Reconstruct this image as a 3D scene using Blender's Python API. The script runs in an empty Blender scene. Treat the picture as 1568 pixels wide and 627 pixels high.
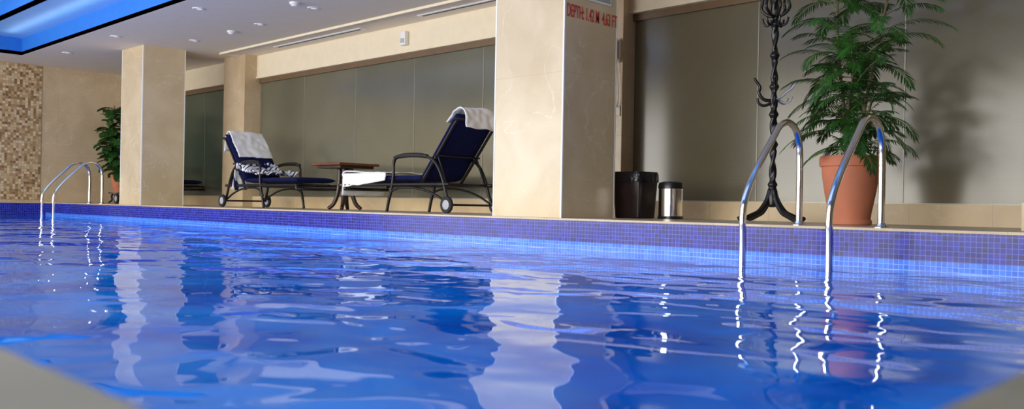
import bpy, bmesh, math, random
from mathutils import Vector, Matrix, noise
random.seed(7)
sc = bpy.context.scene
try:
    sc.view_settings.view_transform = 'Standard'
except Exception as e:
    print(e)
COL = sc.collection

# ------------------------------------------------------------ materials
def newmat(name):
    m = bpy.data.materials.new(name); m.use_nodes = True
    nt = m.node_tree
    return m, nt, nt.nodes['Principled BSDF']
def link(nt, a, b): nt.links.new(a, b)
def mat(name, col, rough=0.5, metal=0.0, var=0.0, scale=8.0, bump=0.0, bscale=60.0, spec=0.5, coat=0.0, trans=0.0):
    m, nt, b = newmat(name)
    b.inputs['Roughness'].default_value = rough
    b.inputs['Metallic'].default_value = metal
    b.inputs['Specular IOR Level'].default_value = spec
    b.inputs['Coat Weight'].default_value = coat
    tc = nt.nodes.new('ShaderNodeTexCoord')
    n = nt.nodes.new('ShaderNodeTexNoise'); n.inputs['Scale'].default_value = scale; n.inputs['Detail'].default_value = 5
    link(nt, tc.outputs['Object'], n.inputs['Vector'])
    r = nt.nodes.new('ShaderNodeValToRGB')
    r.color_ramp.elements[0].position = 0.3; r.color_ramp.elements[1].position = 0.7
    r.color_ramp.elements[0].color = [max(0, c*(1-var)) for c in col[:3]]+[1]
    r.color_ramp.elements[1].color = [min(1, c*(1+var)) for c in col[:3]]+[1]
    link(nt, n.outputs['Fac'], r.inputs['Fac']); link(nt, r.outputs['Color'], b.inputs['Base Color'])
    if bump > 0:
        n2 = nt.nodes.new('ShaderNodeTexNoise'); n2.inputs['Scale'].default_value = bscale
        link(nt, tc.outputs['Object'], n2.inputs['Vector'])
        bp = nt.nodes.new('ShaderNodeBump'); bp.inputs['Distance'].default_value = bump
        link(nt, n2.outputs['Fac'], bp.inputs['Height']); link(nt, bp.outputs['Normal'], b.inputs['Normal'])
    return m
def mth(nt, op, a, b=None):
    n = nt.nodes.new('ShaderNodeMath'); n.operation = op
    for i, v in enumerate((a, b)):
        if v is None: continue
        if isinstance(v, (int, float)): n.inputs[i].default_value = v
        else: link(nt, v, n.inputs[i])
    return n.outputs[0]
def mosaic(name, ax, size, ramp, grout, rough=0.25, gw=0.08, sizeb=None, jit=0.0):
    """square-tile mosaic on the two object axes in ax"""
    m, nt, b = newmat(name)
    sizeb = sizeb or size
    tc = nt.nodes.new('ShaderNodeTexCoord'); sp = nt.nodes.new('ShaderNodeSeparateXYZ')
    link(nt, tc.outputs['Object'], sp.inputs[0])
    u = mth(nt, 'DIVIDE', sp.outputs[ax[0]], size); v = mth(nt, 'DIVIDE', sp.outputs[ax[1]], sizeb)
    fu = mth(nt, 'FRACT', u); fv = mth(nt, 'FRACT', v)
    iu = mth(nt, 'FLOOR', u); iv = mth(nt, 'FLOOR', v)
    cb = nt.nodes.new('ShaderNodeCombineXYZ'); link(nt, iu, cb.inputs[0]); link(nt, iv, cb.inputs[1])
    wn = nt.nodes.new('ShaderNodeTexWhiteNoise'); link(nt, cb.outputs[0], wn.inputs['Vector'])
    r = nt.nodes.new('ShaderNodeValToRGB'); r.color_ramp.interpolation = 'LINEAR'
    els = r.color_ramp.elements
    while len(els) < len(ramp): els.new(0.5)
    for i, (p, c) in enumerate(ramp):
        els[i].position = p; els[i].color = list(c)+[1]
    link(nt, wn.outputs['Value'], r.inputs['Fac'])
    gu = mth(nt, 'LESS_THAN', fu, gw); gv = mth(nt, 'LESS_THAN', fv, gw*size/sizeb)
    g = mth(nt, 'MAXIMUM', gu, gv)
    mx = nt.nodes.new('ShaderNodeMixRGB'); link(nt, g, mx.inputs[0]); link(nt, r.outputs[0], mx.inputs[1])
    mx.inputs[2].default_value = list(grout)+[1]
    link(nt, mx.outputs[0], b.inputs['Base Color'])
    b.inputs['Roughness'].default_value = rough
    return m
def stone(name, c1, c2, vein, rough=0.25, slab=None, joint=(.4, .3, .2)):
    m, nt, b = newmat(name)
    tc = nt.nodes.new('ShaderNodeTexCoord')
    n = nt.nodes.new('ShaderNodeTexNoise'); n.inputs['Scale'].default_value = 2.2; n.inputs['Detail'].default_value = 8
    n.inputs['Distortion'].default_value = 0.6
    link(nt, tc.outputs['Object'], n.inputs['Vector'])
    r = nt.nodes.new('ShaderNodeValToRGB')
    r.color_ramp.elements[0].position = .35; r.color_ramp.elements[0].color = list(c1)+[1]
    r.color_ramp.elements[1].position = .65; r.color_ramp.elements[1].color = list(c2)+[1]
    link(nt, n.outputs['Fac'], r.inputs['Fac'])
    n2 = nt.nodes.new('ShaderNodeTexNoise'); n2.inputs['Scale'].default_value = 1.3; n2.inputs['Detail'].default_value = 6; n2.inputs['Distortion'].default_value = 1.2
    link(nt, tc.outputs['Object'], n2.inputs['Vector'])
    d = mth(nt, 'ABSOLUTE', mth(nt, 'SUBTRACT', n2.outputs['Fac'], 0.5))
    vm = mth(nt, 'MULTIPLY', mth(nt, 'LESS_THAN', d, 0.006), 0.35)
    mx = nt.nodes.new('ShaderNodeMixRGB'); link(nt, vm, mx.inputs[0]); link(nt, r.outputs[0], mx.inputs[1]); mx.inputs[2].default_value = list(vein)+[1]
    out = mx.outputs[0]
    if slab:
        sp = nt.nodes.new('ShaderNodeSeparateXYZ'); link(nt, tc.outputs['Object'], sp.inputs[0])
        g = None
        for ax, s, off in slab:
            f = mth(nt, 'FRACT', mth(nt, 'DIVIDE', mth(nt, 'ADD', sp.outputs[ax], off), s))
            l = mth(nt, 'LESS_THAN', f, 0.005/s)
            g = l if g is None else mth(nt, 'MAXIMUM', g, l)
        mx2 = nt.nodes.new('ShaderNodeMixRGB'); link(nt, mth(nt, 'MULTIPLY', g, 0.6), mx2.inputs[0]); link(nt, out, mx2.inputs[1]); mx2.inputs[2].default_value = list(joint)+[1]
        out = mx2.outputs[0]
    link(nt, out, b.inputs['Base Color'])
    b.inputs['Roughness'].default_value = rough
    return m

M_col = stone('cream_marble', (.61, .48, .29), (.70, .57, .37), (.80, .70, .52), .25, slab=[(2, 1.23, 0.0)], joint=(.5, .4, .26))
M_wall = stone('beige_stone', (.56, .42, .25), (.66, .51, .32), (.76, .66, .47), .3, slab=[(1, .8, .1), (2, .82, 0)], joint=(.45, .33, .2))
M_walld = stone('brown_stone', (.20, .14, .08), (.28, .20, .12), (.3, .25, .18), .45, slab=[(0, .8, .1), (2, .82, 0)], joint=(.15, .1, .06))
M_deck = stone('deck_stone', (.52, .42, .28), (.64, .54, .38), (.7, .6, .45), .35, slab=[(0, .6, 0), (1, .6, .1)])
M_deckn = stone('dimmed_deck_stone', (.17, .165, .125), (.23, .22, .17), (.3, .3, .25), .6, slab=[(0, .6, 0), (1, .6, .1)])  # dim light near the camera put into the deck colour
M_skirt = stone('skirting_stone', (.56, .42, .24), (.68, .53, .32), (.7, .6, .45), .35, slab=[(0, .6, .15)])
M_cream = mat('cream_paint', (.82, .72, .52), .6, var=.03)
M_ceil = mat('ceiling_paint', (.86, .77, .60), .7, var=.02)
M_blue1 = mat('blue_lit_fascia', (.02, .19, .64), .5, var=.04)  # blue light reflected from the pool, put into the fascia colour
M_blue2 = mat('blue_lit_ceiling', (.26, .55, .92), .5, var=.04)  # same pool light, paler, put into the recess colour
M_trimw = mat('white_trim', (.85, .84, .8), .4)
M_brown = mat('brown_window_track', (.16, .10, .05), .4, var=.1)
M_alu = mat('aluminium_trim', (.34, .33, .27), .35, .3)
M_chrome = mat('polished_steel', (.78, .78, .78), .12, 1.0, var=.02)
M_black = mat('black_lacquer', (.008, .007, .007), .3, var=.2)
M_frame = mat('dark_bronze_frame', (.012, .009, .009), .35, .2, var=.2)
M_navy = mat('navy_canvas', (.004, .007, .055), .9, var=.25, scale=30, bump=.001, bscale=400, spec=.2)
M_towel = mat('white_terry', (.90, .89, .87), .95, var=.03, scale=20, bump=.003, bscale=220)
M_terra = mat('terracotta', (.56, .19, .10), .75, var=.12, scale=5, bump=.001)
M_soil = mat('potting_soil', (.03, .02, .012), .95, var=.3, scale=40, bump=.01)
M_wood = mat('red_wood', (.16, .04, .015), .3, var=.3, scale=6)
M_dwood = mat('dark_wood', (.03, .012, .008), .35, var=.3, scale=6)
M_bin = mat('black_brown_plastic', (.02, .010, .012), .35, var=.3)
M_bag = mat('bin_bag', (.008, .008, .01), .25, bump=.01, bscale=25)
M_rubber = mat('rubber', (.015, .015, .018), .7)
M_hub = mat('grey_plastic', (.45, .46, .5), .45)
M_phone = mat('cream_plastic', (.72, .66, .52), .4)
M_red = mat('red_letters', (.6, .05, .03), .5)
M_sign = mat('grey_green_sign', (.35, .40, .33), .4)
M_leaf = mat('green_leaf', (.022, .10, .010), .42, var=.65, scale=4)
M_leaf2 = mat('dark_green_leaf', (.022, .095, .012), .4, var=.45, scale=5)
M_stem = mat('green_stem', (.12, .17, .05), .6, var=.2)
M_trunk = mat('plant_trunk', (.12, .09, .05), .8, var=.3, scale=20)
M_slot = mat('dark_slot', (.05, .05, .05), .7)
TS = .0295
_r = [(0, (.004, .004, .13)), (.5, (.006, .007, .25)), (1, (.016, .022, .42))]
M_pooltile = mosaic('blue_pool_tiles', (0, 2), TS, _r, (.13, .18, .56), .2, .085)
M_pooltile_y = mosaic('blue_pool_tiles_end', (1, 2), TS, _r, (.13, .18, .56), .2, .085)
M_poollow = mosaic('light_blue_pool_tiles', (0, 2), TS, [(0, (.02, .14, .70)), (1, (.05, .26, .9))], (.3, .5, 1), .18, .09)
M_poolfloor = mosaic('pool_floor_tiles', (0, 1), .1, [(0, (.01, .12, .6)), (1, (.02, .18, .75))], (.1, .3, .8), .3, .05)
M_mos = mosaic('beige_mosaic', (1, 2), .045, [(0, (.20, .10, .04)), (.35, (.44, .27, .12)), (.65, (.57, .41, .22)), (1, (.72, .60, .40))], (.36, .27, .16), .3, .1)

def frosted(name, c1, c2, rough=.2):
    m, nt, b = newmat(name)
    tc = nt.nodes.new('ShaderNodeTexCoord'); sp = nt.nodes.new('ShaderNodeSeparateXYZ'); link(nt, tc.outputs['Object'], sp.inputs[0])
    f = mth(nt, 'FRACT', mth(nt, 'MULTIPLY', sp.outputs[2], 60))
    l = mth(nt, 'MULTIPLY', mth(nt, 'LESS_THAN', f, .35), .10)
    n = nt.nodes.new('ShaderNodeTexNoise'); n.inputs['Scale'].default_value = .8; link(nt, tc.outputs['Object'], n.inputs['Vector'])
    r = nt.nodes.new('ShaderNodeValToRGB'); r.color_ramp.elements[0].position = .3; r.color_ramp.elements[1].position = .7
    r.color_ramp.elements[0].color = list(c1)+[1]; r.color_ramp.elements[1].color = list(c2)+[1]
    link(nt, n.outputs['Fac'], r.inputs['Fac'])
    mx = nt.nodes.new('ShaderNodeMixRGB'); link(nt, l, mx.inputs[0]); link(nt, r.outputs[0], mx.inputs[1]); mx.inputs[2].default_value = (c1[0]*.4, c1[1]*.4, c1[2]*.4, 1)
    link(nt, mx.outputs[0], b.inputs['Base Color'])
    b.inputs['Roughness'].default_value = rough; b.inputs['IOR'].default_value = 1.6
    return m
M_glass = frosted('frosted_glass_blind', (.13, .125, .082), (.17, .16, .108), .16)
M_glass2 = frosted('frosted_brown_glass_blind', (.12, .105, .066), (.16, .143, .092), .18)
M_glassd = frosted('dark_glass_blind', (.05, .075, .05), (.08, .10, .07))

def water():
    m = bpy.data.materials.new('pool_water'); m.use_nodes = True; nt = m.node_tree; nt.nodes.clear()
    o = nt.nodes.new('ShaderNodeOutputMaterial')
    tc = nt.nodes.new('ShaderNodeTexCoord')
    def nz(scale, det, sx, sy, dist, rot=.6):
        mp = nt.nodes.new('ShaderNodeMapping'); mp.inputs['Scale'].default_value = (sx, sy, 1); mp.inputs['Rotation'].default_value = (0, 0, rot)
        link(nt, tc.outputs['Object'], mp.inputs['Vector'])
        n = nt.nodes.new('ShaderNodeTexNoise'); n.inputs['Scale'].default_value = scale; n.inputs['Detail'].default_value = det; n.inputs['Distortion'].default_value = dist
        n.inputs['Roughness'].default_value = .4
        link(nt, mp.outputs[0], n.inputs['Vector']); return n.outputs['Fac']
    a = nz(1.4, 0, 1, 1.3, .4); c = nz(4.6, 0, 1, 1.3, .6, 1.1)
    h = mth(nt, 'ADD', a, mth(nt, 'MULTIPLY', c, .24))
    bp = nt.nodes.new('ShaderNodeBump'); bp.inputs['Distance'].default_value = .030; link(nt, h, bp.inputs['Height'])
    dn = nt.nodes.new('ShaderNodeTexNoise'); dn.inputs['Scale'].default_value = 1.2; dn.inputs['Distortion'].default_value = 1.0
    link(nt, tc.outputs['Object'], dn.inputs['Vector'])
    r = nt.nodes.new('ShaderNodeValToRGB'); r.color_ramp.elements[0].position = .35; r.color_ramp.elements[1].position = .68
    r.color_ramp.elements[0].color = (.001, .115, .68, 1); r.color_ramp.elements[1].color = (.003, .25, .98, 1)
    link(nt, dn.outputs['Fac'], r.inputs['Fac'])
    df = nt.nodes.new('ShaderNodeBsdfDiffuse'); link(nt, r.outputs[0], df.inputs['Color'])
    gl = nt.nodes.new('ShaderNodeBsdfGlossy'); gl.inputs['Roughness'].default_value = .004; gl.inputs['Color'].default_value = (.88, .96, 1, 1)
    link(nt, bp.outputs[0], gl.inputs['Normal'])
    fr = nt.nodes.new('ShaderNodeFresnel'); fr.inputs['IOR'].default_value = 1.42; link(nt, bp.outputs[0], fr.inputs['Normal'])
    k = mth(nt, 'MULTIPLY', fr.outputs[0], .97)
    mx = nt.nodes.new('ShaderNodeMixShader'); link(nt, k, mx.inputs[0]); link(nt, df.outputs[0], mx.inputs[1]); link(nt, gl.outputs[0], mx.inputs[2])
    link(nt, mx.outputs[0], o.inputs['Surface'])
    return m
M_water = water()

# ------------------------------------------------------------ geometry helpers
def finish(name, bm, m, parent=None, smooth=False):
    bmesh.ops.recalc_face_normals(bm, faces=bm.faces)
    me = bpy.data.meshes.new(name); bm.to_mesh(me); bm.free()
    if smooth:
        for p in me.polygons: p.use_smooth = True
    ob = bpy.data.objects.new(name, me); COL.objects.link(ob)
    ms = m if isinstance(m, (list, tuple)) else [m]
    for x in ms: me.materials.append(x)
    if parent: ob.parent = parent
    return ob
def addbox(bm, x0, x1, y0, y1, z0, z1, mi=0):
    vs = [bm.verts.new(p) for p in [(x0,y0,z0),(x1,y0,z0),(x1,y1,z0),(x0,y1,z0),(x0,y0,z1),(x1,y0,z1),(x1,y1,z1),(x0,y1,z1)]]
    for f in [(0,3,2,1),(4,5,6,7),(0,1,5,4),(1,2,6,5),(2,3,7,6),(3,0,4,7)]:
        fc = bm.faces.new([vs[i] for i in f]); fc.material_index = mi
    return vs
def box(name, x0, x1, y0, y1, z0, z1, m, parent=None, bev=0.0):
    bm = bmesh.new(); addbox(bm, x0, x1, y0, y1, z0, z1)
    if bev > 0: bmesh.ops.bevel(bm, geom=list(bm.edges), offset=bev, segments=3, profile=.5, affect='EDGES')
    return finish(name, bm, m, parent)
def boxes(name, lst, m, parent=None):
    bm = bmesh.new()
    for b in lst: addbox(bm, *b)
    return finish(name, bm, m, parent)
def empty(name, loc=(0, 0, 0), rz=0):
    e = bpy.data.objects.new(name, None); COL.objects.link(e); e.location = loc; e.rotation_euler = (0, 0, rz); e.empty_display_size = .1
    return e
def catmull(pts, n=6):
    P = [Vector(p) for p in pts]; P = [P[0]*2-P[1]]+P+[P[-1]*2-P[-2]]; out = []
    for i in range(1, len(P)-2):
        for k in range(n):
            t = k/n; a, b, c, d = P[i-1:i+3]
            out.append(.5*((2*b)+(c-a)*t+(2*a-5*b+4*c-d)*t*t+(3*b-a-3*c+d)*t**3))
    out.append(P[-2]); return out
def sweep(bm, pts, r, seg=10, smooth=True, n=6, r2=None):
    P = catmull(pts, n) if smooth else [Vector(p) for p in pts]
    t0 = (P[1]-P[0]).normalized(); ref = Vector((0, 0, 1)) if abs(t0.z) < .9 else Vector((0, 1, 0))
    nrm = t0.cross(ref).normalized(); rings = []
    for i, p in enumerate(P):
        t = (P[min(i+1, len(P)-1)]-P[max(i-1, 0)]).normalized()
        nrm = (nrm-t*nrm.dot(t)).normalized(); bn = t.cross(nrm)
        rr = r if r2 is None else r+(r2-r)*i/(len(P)-1)
        rings.append([bm.verts.new(p+(nrm*math.cos(a)+bn*math.sin(a))*rr) for a in [2*math.pi*k/seg for k in range(seg)]])
    for i in range(len(rings)-1):
        for k in range(seg):
            bm.faces.new([rings[i][k], rings[i][(k+1) % seg], rings[i+1][(k+1) % seg], rings[i+1][k]])
    bm.faces.new(rings[0][::-1]); bm.faces.new(rings[-1])
def tube(name, paths, r, m, parent=None, seg=10, smooth=True):
    bm = bmesh.new()
    for p in paths: sweep(bm, p, r, seg, smooth)
    return finish(name, bm, m, parent, True)
def lathe(name, prof, m, parent=None, seg=40, smooth=True, loc=(0, 0, 0), axis='Z', sq=None):
    bm = bmesh.new(); rings = []
    for r, z in prof:
        ring = []
        for k in range(seg):
            a = 2*math.pi*k/seg; c, s = math.cos(a), math.sin(a)
            if sq:
                f = (abs(c)**sq+abs(s)**sq)**(-1/sq); c *= f; s *= f
            p = Vector((max(r, 1e-4)*c, max(r, 1e-4)*s, z))
            if axis == 'Y': p = Vector((p.x, p.z, p.y))
            ring.append(bm.verts.new(p+Vector(loc)))
        rings.append(ring)
    for i in range(len(rings)-1):
        for k in range(seg): bm.faces.new([rings[i][k], rings[i][(k+1) % seg], rings[i+1][(k+1) % seg], rings[i+1][k]])
    bm.faces.new(rings[0][::-1]); bm.faces.new(rings[-1])
    ob = finish(name, bm, m, parent, smooth)
    if smooth:
        md = ob.modifiers.new('es', 'EDGE_SPLIT'); md.split_angle = math.radians(40)
    return ob
def sheet(name, prof, y0, y1, m, parent, amp=.012, ns=9, seed=0, ny=26, thick=.012, skew=0.0):
    """cloth following a profile of (x,z) across y0..y1"""
    P = catmull([(x, 0, z) for x, z in prof], 7)
    bm = bmesh.new(); rows = []
    for i, p in enumerate(P):
        t = (P[min(i+1, len(P)-1)]-P[max(i-1, 0)]).normalized(); nr = Vector((-t.z, 0, t.x))
        if nr.z < 0 and abs(nr.z) > .2: nr = -nr
        row = []
        for j in range(ny+1):
            y = y0+(y1-y0)*j/ny
            s = i/len(P)
            d = noise.noise(Vector((p.x*ns+seed, y*ns, p.z*ns)))*amp*2+noise.noise(Vector((p.x*3+seed, y*3, p.z*3)))*amp
            edge = noise.noise(Vector((s*3+seed, 5, 0)))*.03*(1 if j > ny/2 else -1)
            row.append(bm.verts.new(p+nr*(abs(d)+.004)+Vector((skew*(j/ny), y-p.y+edge*abs(j/ny-.5)*2, noise.noise(Vector((y*5, seed, s)))*amp*1.2 if i in (0, len(P)-1) else 0))))
        rows.append(row)
    for i in range(len(rows)-1):
        for j in range(ny): bm.faces.new([rows[i][j], rows[i][j+1], rows[i+1][j+1], rows[i+1][j]])
    ob = finish(name, bm, m, parent, True)
    sd = ob.modifiers.new('s', 'SOLIDIFY'); sd.thickness = thick; sd.offset = 1
    return ob

# ------------------------------------------------------------ room shell
XE = -16.9; XP = -16.5; YE = 5.2; YN = .175; XN = -.151; ZW = -.235; CZ = 2.44; YW = 7.2; XR = 5.0; YB = -2.8
boxes('floor', [(XE, XR, YE, YW+.3, -.10, 0), (XE, XP, YN, YE, -.10, 0)], M_deck)
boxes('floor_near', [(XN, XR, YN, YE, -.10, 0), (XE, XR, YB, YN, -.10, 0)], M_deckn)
pool = empty('swimming_pool')
G = .006
boxes('pool_far_side', [(XP-.1, XN+.1, YE-G, YE+.12, -.185, -.012)], M_pooltile, pool)
boxes('pool_far_side_low', [(XP-.1, XN+.1, YE-G-.002, YE+.12, -1.4, -.178)], M_poollow, pool)
boxes('pool_near_side', [(XP-.1, XN+.1, YN-.12, YN+G, -1.4, -.012)], M_pooltile, pool)
boxes('pool_left_side', [(XP-.12, XP+G, YN, YE, -1.4, -.012)], M_pooltile_y, pool)
boxes('pool_right_side', [(XN-G, XN+.12, YN, YE, -1.4, -.012)], M_pooltile_y, pool)
boxes('pool_bottom', [(XP-.1, XN+.1, YN-.1, YE+.1, -1.5, -1.4)], M_poolfloor, pool)
boxes('water_surface', [(XP, XN, YN, YE, ZW-.02, ZW)], M_water, pool)
boxes('coping_strip', [(XP, XN, YE-.014, YE, -.012, .003), (XP, XP+.014, YN, YE, -.012, .003)], M_skirt, pool)

# end wall (left)
boxes('wall_left', [(XE-.2, XE, YB, YW+.3, 0, 3.2)], M_wall)
boxes('wall_left_mosaic_panel', [(XE, XE+.012, 1.2, 5.22, .04, CZ)], M_mos)
# right wall
boxes('wall_right', [(XR, XR+.2, YB, YW+.3, 0, 3.2)], M_walld)
# back wall skirting + structure behind glass
boxes('wall_back', [(XE, XR, YW+.12, YW+.3, 0, 3.2)], M_cream)
boxes('baseboard_back', [(XE, -1.5, YW-.10, YW+.12, 0, .165)], M_skirt)
boxes('trim_step', [(-1.46, 3, YW-1.3, YW+.1, 0, .17)], M_skirt)
# header beam
boxes('trim_header_beam', [(XE, XR, YW-.06, YW+.12, 2.07, CZ+.02)], M_cream)
boxes('trim_header_lip', [(XE, XR, YW-.075, YW-.06, 2.07, 2.10)], M_cream)
# glass panels
def glassrun(name, xs, m):
    e = empty(name)
    bm = bmesh.new()
    for a, b in zip(xs[:-1], xs[1:]): addbox(bm, a+.004, b-.004, YW+.02, YW+.032, .165, 2.03)
    finish('glass_panes', bm, m, e)
    bm = bmesh.new()
    addbox(bm, xs[0], xs[-1], YW-.02, YW+.06, 2.0, 2.07)
    finish('top_track', bm, M_brown, e)
    bm = bmesh.new()
    for x in xs[1:-1]: addbox(bm, x-.004, x+.004, YW+.015, YW+.035, .165, 2.0)
    addbox(bm, xs[0], xs[-1], YW+.0, YW+.045, .165, .175)
    finish('seams', bm, M_alu, e)
glassrun('window_1', [-12.78, -11.48, -10.16, -8.86, -7.56, -6.26], M_glass)
glassrun('window_2', [-5.33, -3.94, -2.64, -1.34, -.04, 1.26, 2.56, 3.86, 5.0], M_glass2)
glassrun('window_3', [XE+.02, -15.9, -14.7, -13.47], M_glassd)
# piers and columns
boxes('pier_column', [(-13.47, -12.78, 6.93, YW+.12, 0, CZ)], M_wall)
boxes('pier_column.001', [(-6.3, -5.33, 7.02, YW+.12, 0, CZ)], M_wall)
def column(name, x0, x1, y0, y1):
    e = empty(name)
    boxes('marble_shaft', [(x0, x1, y0, y1, 0, CZ)], M_col, e)
    w = .014
    bm = bmesh.new()
    for cx, cy, sx, sy in [(x1, y0, 1, -1), (x0, y0, -1, -1), (x1, y1, 1, 1), (x0, y1, -1, 1)]:
        xa, xb = sorted((cx+sx*.002, cx-sx*w)); ya, yb = sorted((cy+sy*.002, cy-sy*w))
        addbox(bm, xa, xb, ya, yb, 0, CZ)
    finish('corner_trims', bm, M_trimw, e)
    return e
cA = column('marble_column', -14.04, -13.25, 5.5, 6.17)
cB = column('marble_column.001', -5.61, -4.79, 5.5, 6.22)
column('marble_column.002', 3.65, 4.45, 5.5, 6.2)

# ceiling
XC = -15.9
boxes('ceiling', [(XE, XR, 4.6, YW+.12, CZ, CZ+.06), (XE, XC, YB, 4.6, CZ, CZ+.06),
                  (XC, XR, YB, .2, CZ, CZ+.06)], M_ceil)
boxes('ceiling_blue_fascia', [(XC, XR, 4.6, 4.66, CZ+.001, 2.72), (XC-.06, XC, .2, 4.6, CZ+.001, 2.72), (XC, XR, .14, .2, CZ+.001, 2.72),
                              (XC+.6, XR, 3.86, 3.92, 2.72, 2.98), (XC+.54, XC+.6, .9, 3.92, 2.72, 2.98), (XC+.6, XR, .84, .9, 2.72, 2.98)], M_blue1)
boxes('ceiling_blue_recess', [(XC-.06, XR, 3.86, 4.66, 2.72, 2.76), (XC-.06, XC+.6, .14, 3.86, 2.72, 2.76), (XC+.6, XR, .14, .9, 2.72, 2.76),
                              (XC+.5, XR, .84, 3.92, 2.98, 3.02)], M_blue2)
boxes('trim_ceiling_step', [(-13.0, XR, 6.60, 6.64, CZ-.03, CZ), (-13.0, -12.96, 6.64, YW-.06, CZ-.03, CZ)], M_cream)
boxes('trim_ceiling_diffuser', [(-11.8, -9.6, 6.86, 6.96, CZ-.012, CZ), (-8.4, -6.2, 6.86, 6.96, CZ-.012, CZ), (-16.2, -14.6, 6.4, 6.5, CZ-.012, CZ), (-4.5, -2.3, 6.86, 6.96, CZ-.012, CZ)], M_trimw)
boxes('trim_diffuser_slot', [(-11.75, -9.65, 6.895, 6.925, CZ-.014, CZ-.011), (-8.35, -6.25, 6.895, 6.925, CZ-.014, CZ-.011), (-16.15, -14.65, 6.435, 6.465, CZ-.014, CZ-.011), (-4.45, -2.35, 6.895, 6.925, CZ-.014, CZ-.011)], M_slot)
# downlights
mE, ntE, bE = newmat('lamp_glow'); bE.inputs['Emission Color'].default_value = (1, .9, .7, 1); bE.inputs['Emission Strength'].default_value = .6
for (x, y) in [(-10.46, 5.87), (-9.07, 5.8), (-10.2, 4.9), (-7.6, 5.85), (-12.9, 4.95), (-15.0, 5.0), (-12.3, 5.85), (-3.4, 5.85), (-2.0, 5.85)]:
    e = empty('ceiling_downlight', (x, y, CZ))
    lathe('ring', [(.035, -.004), (.055, -.012), (.07, -.008), (.075, 0)], M_trimw, e, 24)
    lathe('bulb', [(.001, -.006), (.034, -.006), (.034, -.002)], mE, e, 20)
e = empty('smoke_detector', (-11.2, 5.86, CZ)); lathe('body', [(.001, -.045), (.03, -.045), (.045, -.03), (.06, -.015), (.06, 0)], M_trimw, e, 24)
e = empty('smoke_detector', (-9.0, 5.5, CZ)); lathe('body', [(.001, -.045), (.03, -.045), (.045, -.03), (.06, -.015), (.06, 0)], M_trimw, e, 24)
e = empty('emergency_light', (-8.95, YW-.06, 2.25))
box('housing', -.05, .05, -.07, 0, -.09, .09, M_trimw, e, .012); box('lens', -.035, .035, -.078, -.068, -.06, .0, M_hub, e, .003)

# near window wall behind the camera (daylight side)
e = empty('window_4')
bm = bmesh.new()
XS = .2
for i in range(11):
    x = XE+i*(XS-XE)/10; addbox(bm, x-.05, x+.05, YB-.05, YB+.05, 0, CZ)
addbox(bm, XE, XS, YB-.05, YB+.05, 0, .12); addbox(bm, XE, XS, YB-.05, YB+.05, CZ-.1, 3.2)
finish('mullions', bm, M_alu, e)
boxes('wall_near_light_block', [(XS+.05, XR, YB-.1, YB, 0, 3.2)], M_walld)  # unseen dark wall added to cut light on column sides and right glass

# sign and depth text on column
e = empty('depth_marking_sign', (-4.79+.002, 0, 0))
def txt(s, loc, size, m, nm):
    c = bpy.data.curves.new(nm, 'FONT'); c.body = s; c.size = size; c.extrude = .001; c.align_x = 'CENTER'; c.offset = .0008
    o = bpy.data.objects.new(nm, c); COL.objects.link(o)
    dg = bpy.context.evaluated_depsgraph_get(); me = bpy.data.meshes.new_from_object(o.evaluated_get(dg))
    bpy.data.objects.remove(o); o = bpy.data.objects.new(nm, me); COL.objects.link(o); me.materials.clear(); me.materials.append(m)
    o.location = loc; o.rotation_euler = (math.pi/2, 0, math.pi/2); o.parent = e; return o
t = txt('DEPTH: 1.42 M  4.63 FT', (0.002, 5.865, 1.705), .1, M_red, 'letters')
w = t.dimensions.x
t.scale = (.68/max(w, .01), 1.55, 1)
box('sign_plate', 0, .012, 5.62, 6.1, 1.90, 2.02, M_sign, e, .003)
box('sign_border', 0, .008, 5.6, 6.12, 1.88, 2.04, M_trimw, e, .003)

# wall telephone
e = empty('wall_telephone', (-5.385, 7.02, 0))
box('cradle', -.045, .045, -.035, 0, 1.60, 1.78, M_phone, e, .01)
box('handset', -.025, .025, -.075, -.035, 1.56, 1.80, M_phone, e, .012)
bm = bmesh.new()
pts = []
for i in range(160):
    s = i/159; z = 1.56-.45*math.sin(s*math.pi*.5)*1.0; a = i*1.1
    pts.append((.03*math.sin(s*3.1)+.006*math.cos(a), -.03+.006*math.sin(a), z))
sweep(bm, pts, .003, 5, False); finish('coil_cord', bm, M_phone, e, True)
box('wall_socket', -.04, .04, -.012, 0, 1.02, 1.12, M_phone, e, .004)

# ------------------------------------------------------------ ladders
def ladder(loc):
    e = empty('pool_ladder', loc)
    prof = [(-.55, -1.0), (-.55, -.5), (-.55, -.1), (-.55, .06), (-.52, .18), (-.40, .34), (-.20, .545), (-.11, .63), (0, .66), (.10, .625), (.155, .53), (.17, .40), (.17, .2), (.17, 0)]
    for i, x in enumerate((-.265, .265)):
        tube('rail_%d' % (i+1), [[(x, y, z) for y, z in prof]], .021, M_chrome, e, 16)
        lathe('flange_%d' % (i+1), [(.05, 0), (.05, .008), (.03, .014), (.024, .03)], M_chrome, e, 24, loc=(x, .17, 0))
    for i, z in enumerate((-.42, -.68, -.94)):
        box('step_%d' % (i+1), -.265, .265, -.60, -.50, z-.015, z+.015, M_chrome, e, .008)
    return e
ladder((-2.355, 5.2, 0)); ladder((-14.685, 5.2, 0))

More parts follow.
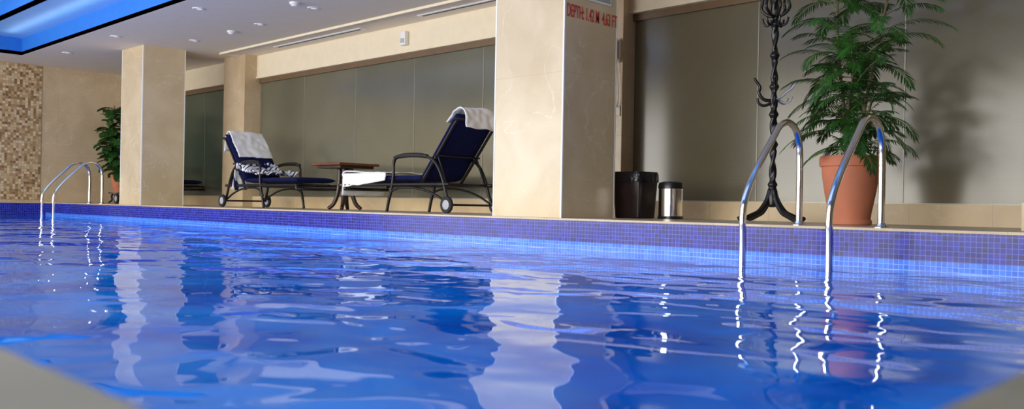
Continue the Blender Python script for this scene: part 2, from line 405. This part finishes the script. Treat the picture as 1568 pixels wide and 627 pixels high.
# ------------------------------------------------------------ lounge chairs
def lounger(name, loc, rz):
    e = empty(name, loc, rz)
    bm = bmesh.new()
    for y in (-.315, .315):
        sweep(bm, [(.02, y, .31), (.9, y, .31), (1.80, y, .31), (1.89, y, .30), (1.90, y, .25)], .019, 8)
        sweep(bm, [(1.08, y, 0), (1.05, y, .12), (1.00, y, .26), (.97, y, .42), (.97, y, .54), (.93, y, .605), (.80, y, .625), (.55, y, .625), (.35, y, .60), (.22, y, .52), (.12, y, .36), (.06, y, .2), (.0, y, .09)], .018, 8)
        sweep(bm, [(1.06, y, .16), (.98, y, .24), (.8, y, .275), (.5, y, .26), (.25, y, .2), (.04, y, .11)], .013, 8)
        sweep(bm, [(.50, y*.93, .33), (.20, y*.93, .68), (-.07, y*.93, 1.0)], .016, 8)
        sweep(bm, [(.24, y*.9, .62), (.16, y*.9, .45), (.10, y*.9, .30)], .011, 8)
    for x, z, r in [(.08, .31, .013), (.5, .31, .013), (.97, .31, .014), (1.40, .31, .012), (1.90, .26, .019), (0, .09, .012), (.24, .62, .012), (-.07, 1.0, .016)]:
        sweep(bm, [(x, -.33, z), (x, .33, z)], r, 8, False)
    for i in range(7):
        x = .6+i*.19; sweep(bm, [(x, -.30, .325), (x, .30, .325)], .010, 6, False)
    finish('tube_frame', bm, M_frame, e, True)
    bm = bmesh.new()
    for y in (-.315, .315): sweep(bm, [(.95, y, .612), (.80, y, .638), (.55, y, .638), (.38, y, .615)], .022, 8)
    finish('arm_pads', bm, M_frame, e, True)
    for i, y in enumerate((-.36, .36)):
        lathe('wheel_tyre_%d' % (i+1), [(.062, -.016), (.082, -.02), (.09, -.012), (.09, .012), (.082, .02), (.062, .016)], M_rubber, e, 32, loc=(0, y, .09), axis='Y')
        lathe('wheel_hub_%d' % (i+1), [(.012, -.022), (.03, -.021), (.06, -.014), (.06, .014), (.03, .021), (.012, .022)], M_hub, e, 24, loc=(0, y, .09), axis='Y')
    def cushion(nm, a, b, thick, nseg):
        a = Vector((a[0], 0, a[1])); b = Vector((b[0], 0, b[1])); t = (b-a); L = t.length; t.normalize(); n = Vector((-t.z, 0, t.x))
        if n.z < 0: n = -n
        bm = bmesh.new(); NX = nseg*8; NY = 16
        def pt(i, j, top):
            s = i/NX; yy = -1+2*j/NY
            seam = abs(math.sin(math.pi*s*nseg))**.35
            edge = (1-abs(yy)**6)**.5*min(1, (min(s, 1-s)*L/.04))**.5
            h = thick*.5*(.72+.28*seam)*max(.15, edge)
            return a+t*(s*L)+Vector((0, yy*.30, 0))+n*(thick*.5+(h if top else -h))
        g = [[[bm.verts.new(pt(i, j, tp)) for j in range(NY+1)] for i in range(NX+1)] for tp in (1, 0)]
        for k in (0, 1):
            for i in range(NX):
                for j in range(NY): bm.faces.new([g[k][i][j], g[k][i+1][j], g[k][i+1][j+1], g[k][i][j+1]])
        for i in range(NX):
            for j in (0, NY): bm.faces.new([g[0][i][j], g[0][i+1][j], g[1][i+1][j], g[1][i][j]])
        for j in range(NY):
            for i in (0, NX): bm.faces.new([g[0][i][j], g[0][i][j+1], g[1][i][j+1], g[1][i][j]])
        finish(nm, bm, M_navy, e, True)
    cushion('seat_cushion', (.50, .345), (1.87, .345), .075, 5)
    cushion('back_cushion', (.47, .36), (-.09, 1.03), .075, 3)
    return e
CY = 6.425
L1 = lounger('sun_lounger', (-11.77, CY, 0), 0)
L2 = lounger('sun_lounger', (-6.88, CY, 0), math.pi)
L3 = lounger('sun_lounger', (-15.62, CY, 0), 0)
m, nt, b = newmat('striped_terry'); tc = nt.nodes.new('ShaderNodeTexCoord'); sp = nt.nodes.new('ShaderNodeSeparateXYZ'); link(nt, tc.outputs['Object'], sp.inputs[0])
f = mth(nt, 'LESS_THAN', mth(nt, 'FRACT', mth(nt, 'MULTIPLY', mth(nt, 'ADD', sp.outputs[0], mth(nt, 'MULTIPLY', sp.outputs[1], .5)), 14)), .34)
mx = nt.nodes.new('ShaderNodeMixRGB'); link(nt, f, mx.inputs[0]); mx.inputs[1].default_value = (.88, .88, .88, 1); mx.inputs[2].default_value = (.02, .03, .12, 1)
link(nt, mx.outputs[0], b.inputs['Base Color']); b.inputs['Roughness'].default_value = .95; M_stripe = m
e = empty('beach_towel', (-11.77, CY, 0), 0)
sheet('terry_cloth', [(-.16, .82), (-.135, .98), (-.07, 1.085), (0.0, 1.03), (.12, .89), (.27, .715)], -.26, .29, M_towel, e, .014, 8, 1)
e = empty('striped_towel', (-11.77, CY, 0), 0)
sheet('terry_cloth', [(.30, .62), (.38, .55), (.50, .50), (.68, .465), (1.0, .44)], -.32, .28, M_stripe, e, .05, 8, 4)
sheet('hanging_end', [(.32, .25), (.36, .42), (.46, .55), (.66, .53), (.80, .45)], -.38, -.14, M_stripe, e, .03, 8, 14)
e = empty('beach_towel', (-6.88, CY, 0), math.pi)
sheet('terry_cloth', [(-.20, .90), (-.19, 1.0), (-.11, 1.10), (-.02, 1.07), (.06, .985), (.09, .95)], -.28, .29, M_towel, e, .03, 7, 9)
e = empty('beach_towel', (-6.88, CY, 0), math.pi)
sheet('terry_cloth', [(1.95, .18), (1.94, .36), (1.89, .45), (1.6, .44), (1.35, .437), (1.1, .433)], -.31, .335, M_towel, e, .010, 6, 21)
# long side of the towel falling over the cushion edge
bm = bmesh.new(); rows = []
for i in range(31):
    x = 1.10+.84*i/30; row = []
    for j in range(9):
        s = j/8; dz = s*(.09+.08*(i/30)+.02*noise.noise(Vector((x*6, 3, 0))))
        row.append(bm.verts.new((x, .325+.012*s+.01*noise.noise(Vector((x*14, s*2, 1))), .447-dz)))
    rows.append(row)
for i in range(30):
    for j in range(8): bm.faces.new([rows[i][j], rows[i][j+1], rows[i+1][j+1], rows[i+1][j]])
o = finish('side_drop', bm, M_towel, e, True); sd = o.modifiers.new('s', 'SOLIDIFY'); sd.thickness = .012

# ------------------------------------------------------------ side table
e = empty('side_table', (-9.38, 6.52, 0))
box('table_top', -.31, .31, -.31, .31, .565, .595, M_wood, e, .006)
box('apron', -.26, .26, -.26, .26, .53, .565, M_dwood, e, .004)
bm = bmesh.new()
for sx in (-1, 1):
    for sy in (-1, 1):
        sweep(bm, [(sx*.05, sy*.05, .54), (sx*.05, sy*.05, .40), (sx*.065, sy*.065, .22), (sx*.10, sy*.10, .08), (sx*.15, sy*.15, .012)], .034, 8, r2=.024)
finish('curved_legs', bm, M_dwood, e, True)
lathe('collar', [(.07, .30), (.09, .31), (.09, .33), (.07, .34)], M_dwood, e, 24)
box('ashtray', -.1, .0, -.05, .05, .595, .61, M_dwood, e, .004)

# ------------------------------------------------------------ bins
e = empty('waste_bin', (-4.78, 6.52, 0))
lathe('bin_body', [(.13, 0), (.138, .01), (.158, .38), (.164, .385), (.164, .40), (.15, .40)], M_bin, e, 48, sq=9)
lathe('bin_liner', [(.166, .33), (.169, .345), (.167, .40), (.160, .425), (.14, .425), (.12, .36), (.01, .34)], M_bag, e, 48, sq=7)
e = empty('pedal_bin', (-4.43, 6.58, 0))
lathe('steel_body', [(.105, .0), (.112, .005), (.112, .03), (.108, .032), (.108, .27), (.112, .272)], M_chrome, e, 40)
lathe('lid', [(.112, .272), (.113, .30), (.105, .325), (.07, .335), (.001, .338)], M_black, e, 40)
lathe('base_ring', [(.115, 0), (.115, .025), (.113, .027)], M_black, e, 40)
box('pedal', -.03, .03, -.15, -.10, .01, .022, M_black, e, .004)

# ------------------------------------------------------------ coat stand
def coat_stand(loc, H=1.86, mid=True):
    e = empty('coat_stand', loc)
    bm = bmesh.new(); seg = 16; prev = None; n = 260
    beads = [.30, .62, .86, 1.08, 1.33, 1.58, 1.80]
    for i in range(n+1):
        z = .14+(H-.14)*i/n; tw = z*34
        r = .022
        for bz in beads:
            d = (z-bz)/.022; r += .016*math.exp(-d*d)
        near = min(abs(z-bz) for bz in beads); a = min(1, max(0, (near-.03)/.03))
        ring = []
        for k in range(seg):
            th = 2*math.pi*k/seg; rr = r*(1+.38*a*math.cos(2*th-tw))
            ring.append(bm.verts.new((rr*math.cos(th), rr*math.sin(th), z)))
        if prev:
            for k in range(seg): bm.faces.new([prev[k], prev[(k+1) % seg], ring[(k+1) % seg], ring[k]])
        else: bm.faces.new(ring[::-1])
        prev = ring
    bm.faces.new(prev); finish('twisted_pole', bm, M_black, e, True)
    bm = bmesh.new()
    for k in range(4):
        a = math.pi/4+k*math.pi/2+.35; c, s = math.cos(a), math.sin(a)
        sweep(bm, [(c*.015, s*.015, .26), (c*.05, s*.05, .17), (c*.12, s*.12, .085), (c*.20, s*.20, .05), (c*.27, s*.27, .025), (c*.30, s*.30, .022), (c*.315, s*.315, .04)], .024, 10, r2=.016)
    finish('curved_feet', bm, M_black, e, True)
    lathe('foot_hub', [(.02, .12), (.045, .14), (.05, .20), (.035, .25), (.03, .28)], M_black, e, 24)
    bm = bmesh.new()
    for k in range(6):
        a = .3+k*math.pi/3; c, s = math.cos(a), math.sin(a); z = H-.12
        sweep(bm, [(c*.02, s*.02, z-.1), (c*.07, s*.07, z-.08), (c*.11, s*.11, z-.03), (c*.10, s*.10, z+.03), (c*.125, s*.125, z+.08), (c*.15, s*.15, z+.09)], .013, 8, r2=.009)
        sweep(bm, [(c*.02, s*.02, z-.13), (c*.06, s*.06, z-.17), (c*.09, s*.09, z-.15), (c*.10, s*.10, z-.11)], .010, 8, r2=.008)
    finish('upper_hooks', bm, M_black, e, True)
    bm = bmesh.new(); z = 1.0; q = 1.3
    for a in (math.radians(215), math.radians(120), math.radians(300)):
        c, s = math.cos(a)*q, math.sin(a)*q
        sweep(bm, [(c*.015, s*.015, z-.03), (c*.06, s*.06, z-.02), (c*.09, s*.09, z+.03), (c*.085, s*.085, z+.08), (c*.12, s*.12, z+.15)], .014, 8, r2=.011)
        sweep(bm, [(c*.015, s*.015, z-.05), (c*.06, s*.06, z-.07), (c*.09, s*.09, z-.05), (c*.10, s*.10, z-.01)], .012, 8, r2=.010)
    finish('lower_hooks', bm, M_black, e, True)
    if mid:
        bm = bmesh.new()
        for a in (math.radians(20), math.radians(65)):
            c, s = math.cos(a), math.sin(a)
            sweep(bm, [(c*.02, s*.02, z-.02), (c*.06, s*.06, z+.0), (c*.09, s*.09, z+.03), (c*.13, s*.13, z+.06), (c*.17, s*.17, z+.11)], .010, 8, r2=.007)
            sweep(bm, [(c*.03, s*.03, z-.02), (c*.08, s*.08, z-.05), (c*.12, s*.12, z-.04), (c*.14, s*.14, z-.0)], .008, 8, r2=.006)
        finish('steel_hooks', bm, M_hub, e, True)
    lathe('finial', [(.012, H-.01), (.03, H+.01), (.034, H+.03), (.02, H+.055), (.001, H+.065)], M_black, e, 24)
    return e
coat_stand((-3.35, 6.4, 0))

# ------------------------------------------------------------ plants
def frond(bm, p, az, el, L, ll, lw, n, droop, rs=.0035):
    p = Vector(p); pts = [p.copy()]; N = n; step = L/N; T = []
    for i in range(N):
        a = el-droop*(i/N)**1.3
        d = Vector((math.cos(a)*math.cos(az), math.cos(a)*math.sin(az), math.sin(a))); T.append(d)
        p = p+d*step; pts.append(p.copy())
    T.append(T[-1])
    side = Vector((-math.sin(az), math.cos(az), 0))
    prev = None
    for i in range(0, N+1, 3):
        w = rs*(1-.7*i/N); up = T[i].cross(side)
        ring = [bm.verts.new(pts[i]+side*w), bm.verts.new(pts[i]-side*w*.5+up*w), bm.verts.new(pts[i]-side*w*.5-up*w)]
        if prev:
            for k in range(3):
                f = bm.faces.new([prev[k], prev[(k+1) % 3], ring[(k+1) % 3], ring[k]]); f.material_index = 1
        prev = ring
    st = int(N*.18)
    for i in range(st, N+1):
        s = (i-st)/(N-st); l = ll*(.55+.9*math.sin(math.pi*min(1, s*.85+.12)))*.75*random.uniform(.85, 1.1); t = T[i]; up = side.cross(t) * -1
        if up.z < 0: up = -up
        for sg in (-1, 1):
            ang = math.radians(62-32*s)+random.uniform(-.1, .1)
            d = (t*math.cos(ang)+side*sg*math.sin(ang)+Vector((0, 0, -.2))+up*.12).normalized()
            w = d.cross(up).normalized()*lw*.5
            b0 = pts[i]; m1 = b0+d*l*.3; m2 = b0+d*l*.7+Vector((0, 0, -l*.05)); tip = b0+d*l+Vector((0, 0, -l*.16))
            v = [bm.verts.new(q) for q in (b0, m1+w+up*lw*.12, m2+w*.8+up*lw*.1, tip, m2-w*.8+up*lw*.1, m1-w+up*lw*.12, m1-up*lw*.05, m2-up*lw*.05)]
            for fc in ((0, 6, 1), (1, 6, 7, 2), (2, 7, 3), (0, 5, 6), (5, 4, 7, 6), (4, 3, 7)):
                bm.faces.new([v[q] for q in fc])
def pot(e, s=1.0, z0=0):
    pr = [(.135, 0), (.15, .004), (.152, .03), (.142, .045), (.150, .10), (.178, .24), (.195, .36), (.200, .42), (.212, .425), (.216, .44), (.216, .485), (.208, .50), (.188, .50), (.184, .44), (.01, .44)]
    lathe('terracotta_pot', [(r*s, z0+z*s) for r, z in pr], M_terra, e, 48)
    lathe('soil', [(.01, z0+.445*s), (.183*s, z0+.445*s), (.183*s, z0+.455*s), (.001, z0+.462*s)], M_soil, e, 32)
e = empty('potted_palm', (-2.66, 6.25, 0)); pot(e)
bm = bmesh.new()
trunks = [[(-.03, 0, .45), (-.06, .02, .8), (-.10, .02, 1.15), (-.12, .0, 1.55), (-.10, .0, 1.85)], [(.04, .02, .45), (.09, .0, .8), (.17, -.02, 1.2), (.25, .0, 1.65), (.27, .0, 1.95)],
          [(.0, -.04, .45), (.0, -.07, .75), (.04, -.09, 1.0), (.05, -.08, 1.25)], [(-.02, .05, .45), (-.08, .09, .65), (-.14, .12, .85)], [(.02, -.02, .45), (.1, -.05, .65), (.17, -.05, .9)]]
for t in trunks: sweep(bm, t, .014, 8, r2=.008)
finish('trunks', bm, M_trunk, e, True)
bm = bmesh.new()
def along(t, s):
    P = catmull(t, 8); return P[min(len(P)-1, int(s*(len(P)-1)))]
random.seed(11)
for ti, (t, cnt, lo) in enumerate(zip(trunks, (42, 38, 38, 24, 24), (.35, .48, .3, .25, .2))):
    for i in range(cnt):
        s = lo+(1-lo)*i/(cnt-1); p = along(t, s); az = i*2.399+ti*1.3+random.uniform(-.3, .3)
        el = random.uniform(.1, 1.0) if s < .9 else random.uniform(.6, 1.25)
        frond(bm, p, az, el, random.uniform(.30, .50), .105, .0100, 26, random.uniform(1.0, 1.8))
finish('fronds', bm, [M_leaf, M_stem], e, False)

e = empty('potted_plant', (-16.40, 6.40, 0))
bm = bmesh.new()
for k in range(4):
    a = .4+k*math.pi/2; c, s = math.cos(a), math.sin(a)
    sweep(bm, [(c*.10, s*.10, .19), (c*.16, s*.16, .14), (c*.15, s*.15, .06), (c*.22, s*.22, .014)], .014, 8)
finish('stand_legs', bm, M_black, e, True)
lathe('stand_ring', [(.01, .18), (.17, .18), (.17, .2), (.01, .2)], M_black, e, 32)
pot(e, .66, .2)
bm = bmesh.new(); tr = [[(0, 0, .5), (.0, -.06, .9), (-.03, -.12, 1.3), (0, -.10, 1.8)], [(0, 0, .5), (.08, .05, .9), (.1, .04, 1.7)], [(0, 0, .5), (-.05, -.10, .9), (-.02, -.16, 1.4)]]
for t in tr: sweep(bm, t, .014, 8, r2=.008)
finish('trunks', bm, M_trunk, e, True)
bm = bmesh.new()
for ti, t in enumerate(tr):
    for i in range(42):
        s = .05+.95*i/41; frond(bm, along(t, s), i*2.399+ti, random.uniform(.1, 1.2), random.uniform(.24, .34), .12, .045, 10, random.uniform(1.0, 1.8))
finish('fronds', bm, [M_leaf2, M_stem], e, False)

# ------------------------------------------------------------ light
w = bpy.data.worlds.new('daylight'); sc.world = w; w.use_nodes = True
bg = w.node_tree.nodes['Background']; bg.inputs[0].default_value = (1, .99, .97, 1); bg.inputs[1].default_value = 3.0
def area(name, loc, rot, sx, sy, p, col):
    l = bpy.data.lights.new(name, 'AREA'); l.shape = 'RECTANGLE'; l.size = sx; l.size_y = sy; l.energy = p; l.color = col
    o = bpy.data.objects.new(name, l); COL.objects.link(o); o.location = loc; o.rotation_euler = rot; return o
area('window_daylight', (-8.3, YB+.12, 1.3), (math.radians(90), 0, 0), 16.8, 2.1, 400, (1, .97, .91))
area('ceiling_fill', (-8.2, YB+.3, .25), (math.radians(125), 0, 0), 16, .4, 280, (1, .91, .75))  # added warm fill, tilted up to brighten the ceiling
area('recess_fill', (-8, 2.4, 2.95), (0, 0, 0), 13, 2.4, 75, (.70, .84, 1))  # added bluish fill panel facing down from the recess
area('recess_fill', (-8, 4.3, 2.60), (math.radians(180), 0, 0), 15, .1, 8, (.7, .85, 1))  # added strip facing up to brighten the blue recess

cam = bpy.data.cameras.new('camera'); co = bpy.data.objects.new('camera', cam); COL.objects.link(co); sc.camera = co
cam.sensor_width = 36; cam.lens = 30.54; cam.clip_start = .02
co.matrix_world = Matrix.Translation((0, 0, .1)) @ Matrix.Rotation(math.radians(44.3), 4, 'Z') @ Matrix.Rotation(math.radians(90.04), 4, 'X') @ Matrix.Rotation(math.radians(1.03), 4, 'Z')
cam.dof.use_dof = True; cam.dof.focus_distance = 8.0; cam.dof.aperture_fstop = 3.8
